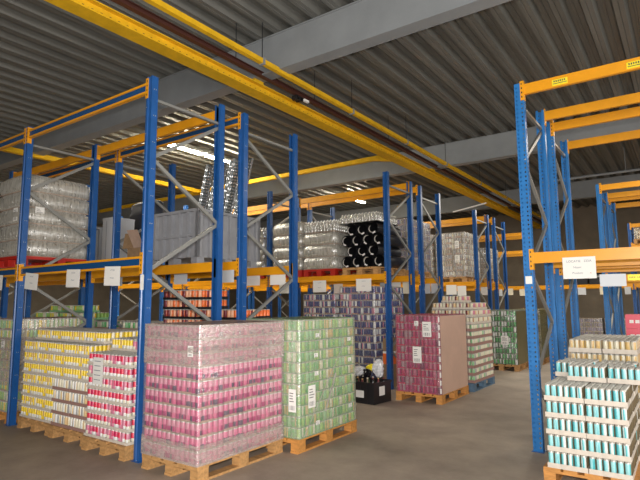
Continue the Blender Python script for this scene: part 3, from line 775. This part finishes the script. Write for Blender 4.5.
for j in range(3):
    for i in range(6):
        c,nm=bc[(i*3+j*2)%4]; m=MB(); r=.034
        a=math.cos(R(-6)); b=math.sin(R(-6)); lx=-.26+.104*i; ly=-.155+.15*j
        e=random.uniform(-.035,.02); cp=random.choice(['can_gold','can_darkred','black_gloss','can_cream'])
        m.lathe(0,0,[(r*.9,0,c),(r,.01,c),(r,.24+e,c),(r*.4,.32+e,c),(r*.38,.352+e,c),(r*.4,.356+e,cp),(r*.4,.372+e,cp)],10,c)
        o=m.build('bottle',None,(-4.43+lx*a-ly*b,7.50+lx*b+ly*a,.022+.005)); 
        tag(o,'empty %s bottle standing in the black crate, %s row, %s from the left'%(nm,['front','middle','rear'][j],['first','second','third','fourth','fifth','sixth'][i]),'bottle','empty bottles in black crate')
def blob(name,label,x,y,z,sx,sy,sz,mt,cat,seed,knot=True):
    rnd=random.Random(seed); m=MB(); vs=[];fs=[]; nu,nv=16,9
    for i in range(nv+1):
        th=math.pi*i/nv
        for j in range(nu):
            ph=2*math.pi*j/nu; rr=1+.22*math.sin(ph*3+seed+i)+.16*math.sin(ph*5+i*1.7)+rnd.uniform(-.12,.12)
            zz=math.cos(th); ww=math.sin(th)**.8
            vs.append((x+sx*ww*math.cos(ph)*rr,y+sy*ww*math.sin(ph)*rr,z+sz*(zz if zz<0 else zz*.9)))
    for i in range(nv):
        for j in range(nu): fs.append((i*nu+j,(i+1)*nu+j,(i+1)*nu+(j+1)%nu,i*nu+(j+1)%nu))
    m.add(vs,fs,mt,False); return tag(m.build(name),label,cat)
blob('plastic_bag','crumpled white plastic bag lying left on the black crate',-4.56,7.49,.47,.11,.12,.085,'bag_white','bag',2)
blob('plastic_bag','tall white plastic bag standing up right on the crate',-4.22,7.57,.53,.075,.09,.16,'bag_white','bag',5)
blob('plastic_bag','black bag bulging between the two white bags',-4.37,7.45,.45,.062,.07,.075,'black_gloss','bag',8)
blob('plastic_bag','small yellow bag at the back of the crate heap',-4.40,7.66,.52,.075,.07,.06,'label_yellow','bag',11)

# ---- right hand stacks
TX=-1.125; TY=5.03
put_pallet(TX+.36,TY+.60,0,'the teal can stack at the right front','wood_orange')
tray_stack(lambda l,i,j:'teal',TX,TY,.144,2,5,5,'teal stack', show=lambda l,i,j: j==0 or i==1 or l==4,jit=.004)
zt=.144+5*.144
for (x,y,d) in ((TX+.13+.02,TY+.42,'left back tray'),(TX+.30,TY+.20,'middle tray set forward'),(TX+.30,TY+.42,'middle tray behind'),(TX+.63-.155,TY+.42+.215,'right tray at the back')):
    pass
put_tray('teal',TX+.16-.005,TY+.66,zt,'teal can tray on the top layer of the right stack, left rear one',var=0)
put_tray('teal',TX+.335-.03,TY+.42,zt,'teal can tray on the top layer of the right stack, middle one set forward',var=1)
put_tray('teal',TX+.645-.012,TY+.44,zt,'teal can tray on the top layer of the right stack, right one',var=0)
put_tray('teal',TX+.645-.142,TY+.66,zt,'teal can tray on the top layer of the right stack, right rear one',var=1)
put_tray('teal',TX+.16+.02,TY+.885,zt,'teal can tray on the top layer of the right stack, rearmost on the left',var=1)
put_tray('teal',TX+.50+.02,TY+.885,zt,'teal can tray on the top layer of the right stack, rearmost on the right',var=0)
put_pallet(-.75,7.0,0,'the tan can stack behind the teal stack')
tray_stack(lambda l,i,j:'tan',-1.15,6.45,.144,2,5,7,'tan stack', show=lambda l,i,j: (j==0 and l>2) or l==6,jit=.006)
tray_stack(lambda l,i,j:'tan',-.48,6.45,.144,1,5,6,'tan right part behind the teal stack',jit=.006) if False else None
for l in range(5):
    for j in range(1): put_tray('tan',-.48+.175,6.42+.22*(j+.5),.144+l*.147,'tan gold can tray at the right edge, %s layer, %s row'%(LN[l],['front','second','third','fourth'][j]),var=l%2)
# red cartons in the second right rack
put_pallet(-.30,8.2,0,'the red cartons in the second right rack')
for l in range(7):
    for i in range(2):
        t=thing('red_carton','red and white printed carton, %s layer, %s column, second right rack'%(LN[l],['left','right'][i]),'carton',(-.50+.40*i,7.95,.144+l*.182),0,'red cartons')
        c='can_red' if l>=4 and not (l==4 and i==0) else 'carton_white'
        MB().box(-.195,.195,-.15,.15,0,.18,c).build('body',t)
        q=MB(); [q.box(-.15+k*.065,-.105+k*.065,-.152,-.15,.07,.11,'paper' if c=='can_red' else 'can_red') for k in range(5)]; q.build('printed_lettering',t)

# ------------------------------------------------------------------ signs
def text_mesh(s, size, mt):
    cu=bpy.data.curves.new('t','FONT'); cu.body=s; cu.size=size; cu.extrude=.0003; cu.align_x='CENTER'; cu.align_y='CENTER'
    o=bpy.data.objects.new('t',cu); COL.objects.link(o); dg=bpy.context.evaluated_depsgraph_get(); me=bpy.data.meshes.new_from_object(o.evaluated_get(dg))
    bpy.data.objects.remove(o); me.materials.clear(); me.materials.append(MATS[mt]); return me
TXT={}
def sign(label,x,y,z,w_,h,lines=(),mt='paper',tilt=0,group='paper location signs on the beams',big=False):
    """sheet whose top edge hangs at z on a beam; faces -y"""
    t=thing('paper_sign',label,'sign',(x,y,z),0,group); t.rotation_euler=(0,R(tilt),0)
    MB().box(0,w_,-.0015,0,-h,0,mt).build('sheet',t)
    for i,(s,sz,ink,fx,fz) in enumerate(lines):
        k=(s,sz,ink)
        if k not in TXT: TXT[k]=text_mesh(s,sz,ink)
        o=mobj('lettering',TXT[k],t,(w_*fx,-.0022,-h*fz)); o.rotation_euler=(R(90),0,0)
    return t
sign('big white location sign on the front beam of the right rack',-1.075,5.985,2.055,.315,.228,(('LOCATIE   225A',.034,'ink_pale',.5,.2),('Naam:',.03,'ink_pale',.45,.48),('Product:',.03,'ink_pale',.45,.74),('x',.025,'ink_red',.84,.74)))
sign('blank pale grey sheet right of the big white sign',-.735,5.995,1.865,.235,.125,(),'paper_grey')
t=sign('yellow lettered warning label on the lower right beam',-.485,5.995,1.855,.20,.06,(('MAX  LAST  KG',.026,'ink',.5,.5),),'label_yellow',group=None)
PL=(('LOCATIE',.022,'ink_pale',.5,.2),('Product:',.022,'ink_pale',.5,.6))
def onb(xa,w_,rn,which,y=3.353,z=2.06,h=.215,tilt=0,mt='paper',lines=PL): sign('white paper location sign on the %s, %s'%(rn,which),xa,y,z,w_,h,lines,mt,tilt)
for xa,w_,d,ti in ((-7.216,.34,'nearest the left post, slightly tilted',5),(-6.183,.30,'in the middle of the bay',2),(-5.374,.30,'nearest the aisle end',2),(-8.17,.29,'left of the first blue post',2)):
    onb(xa,w_,'front left rack',d,y=3.350,z=2.015,h=.215,tilt=ti)
def onrow(rn,y,items,h=.20,lines=(),mt='paper'):
    for k,(xa,z,w_,d) in enumerate(items): sign('white paper sheet on the %s, %s'%(rn,d),xa,y,z,w_,h,lines,mt if isinstance(mt,str) else mt[k%len(mt)])
onrow('second left rack',4.782,((-8.81,2.03,.22,'leftmost'),(-7.453,2.03,.27,'below the grooved beam'),(-5.942,2.02,.28,'left of the paired posts'),(-5.05,2.02,.29,'between the paired posts')),h=.16,mt='paper_grey')
onrow('rear beam of the second left rack',5.943,((-5.65,2.03,.29,'left one'),(-5.153,2.03,.30,'right one')),h=.17)
onrow('third left rack',8.664,((-6.337,2.04,.33,'left of the standing green load'),(-5.293,2.045,.34,'above the navy load'),(-7.25,2.03,.3,'behind the second rack post')),h=.24,lines=PL)
onrow('fourth left rack',10.186,((-6.841,2.02,.25,'leftmost'),(-6.099,2.02,.24,'second from left'),(-5.606,2.02,.24,'third from left'),(-5.308,2.02,.22,'fourth from left'),(-5.042,2.02,.21,'rightmost')),h=.25,mt=('paper','paper_cream','paper_grey'))
onrow('rear beam of the fourth left rack',11.306,((-5.09,2.03,.2,'left one'),(-4.87,2.03,.17,'right one')),h=.25,mt='paper_grey')
onrow('fifth left rack',13.886,((-5.532,2.05,.30,'left one'),(-5.21,2.02,.25,'right one')),h=.27)
onrow('sixth left rack',15.586,((-5.119,2.03,.27,'beside its end post'),),h=.25)
onrow('far cross rack',19.486,((-5.433,2.05,.22,'over the green load'),(-5.72,2.02,.12,'leftmost'),(-4.99,2.02,.2,'beside the right front post'),(-3.075,2.03,.25,'below the big sign'),(-2.41,2.03,.13,'second from right'),(-1.69,2.03,.17,'rightmost')),h=.24,mt=('paper_cream','paper_grey'))
for x,y,z,w_,h,d in ((-4.735,3.366,1.90,.06,.16,'front left post'),(-1.465,5.996,1.87,.07,.085,'front right post')):
    sign('small white label stuck on the %s'%d,x,y,z,w_,h,(),'paper',group=None)
t=thing('loose_rod','pale rod lying across the top of the fifth left rack','rod',(-4.85,14.0,4.12))
MB().tube((-.45,0,.0),(.45,.2,.19),.02,'paper',8).build('rod',t)
# trays buried inside the stacks, one lot
m=MB()
for key,X,Y,z in REST:
    K=CNAME[key]; W_,D_=K['W']-.006,K['D']-.006; h=K['h']
    m.box(X-W_/2,X+W_/2,Y-D_/2,Y+D_/2,z,z+.04,K['card']); c0=K['cols'][0] if K['cols'] else 'teal'; c0=c0[0] if isinstance(c0,tuple) else c0
    for a in range(K['nx']):
        for b in range(K['ny']):
            rx=W_/K['nx']; ry=D_/K['ny']; r=min(rx,ry)*.47
            m.lathe(X-W_/2+rx*(a+.5),Y-D_/2+ry*(b+.5),[(r,z+.04,'silver'),(r,z+h-.014,'can_'+c0),(r*.8,z+h-.005,'silver')],6,'silver')
tag(m.build('can_tray'),'trays of cans buried inside and behind the front rows of the stacks','trays of cans',None,'stuff')
bpy.context.view_layer.update()
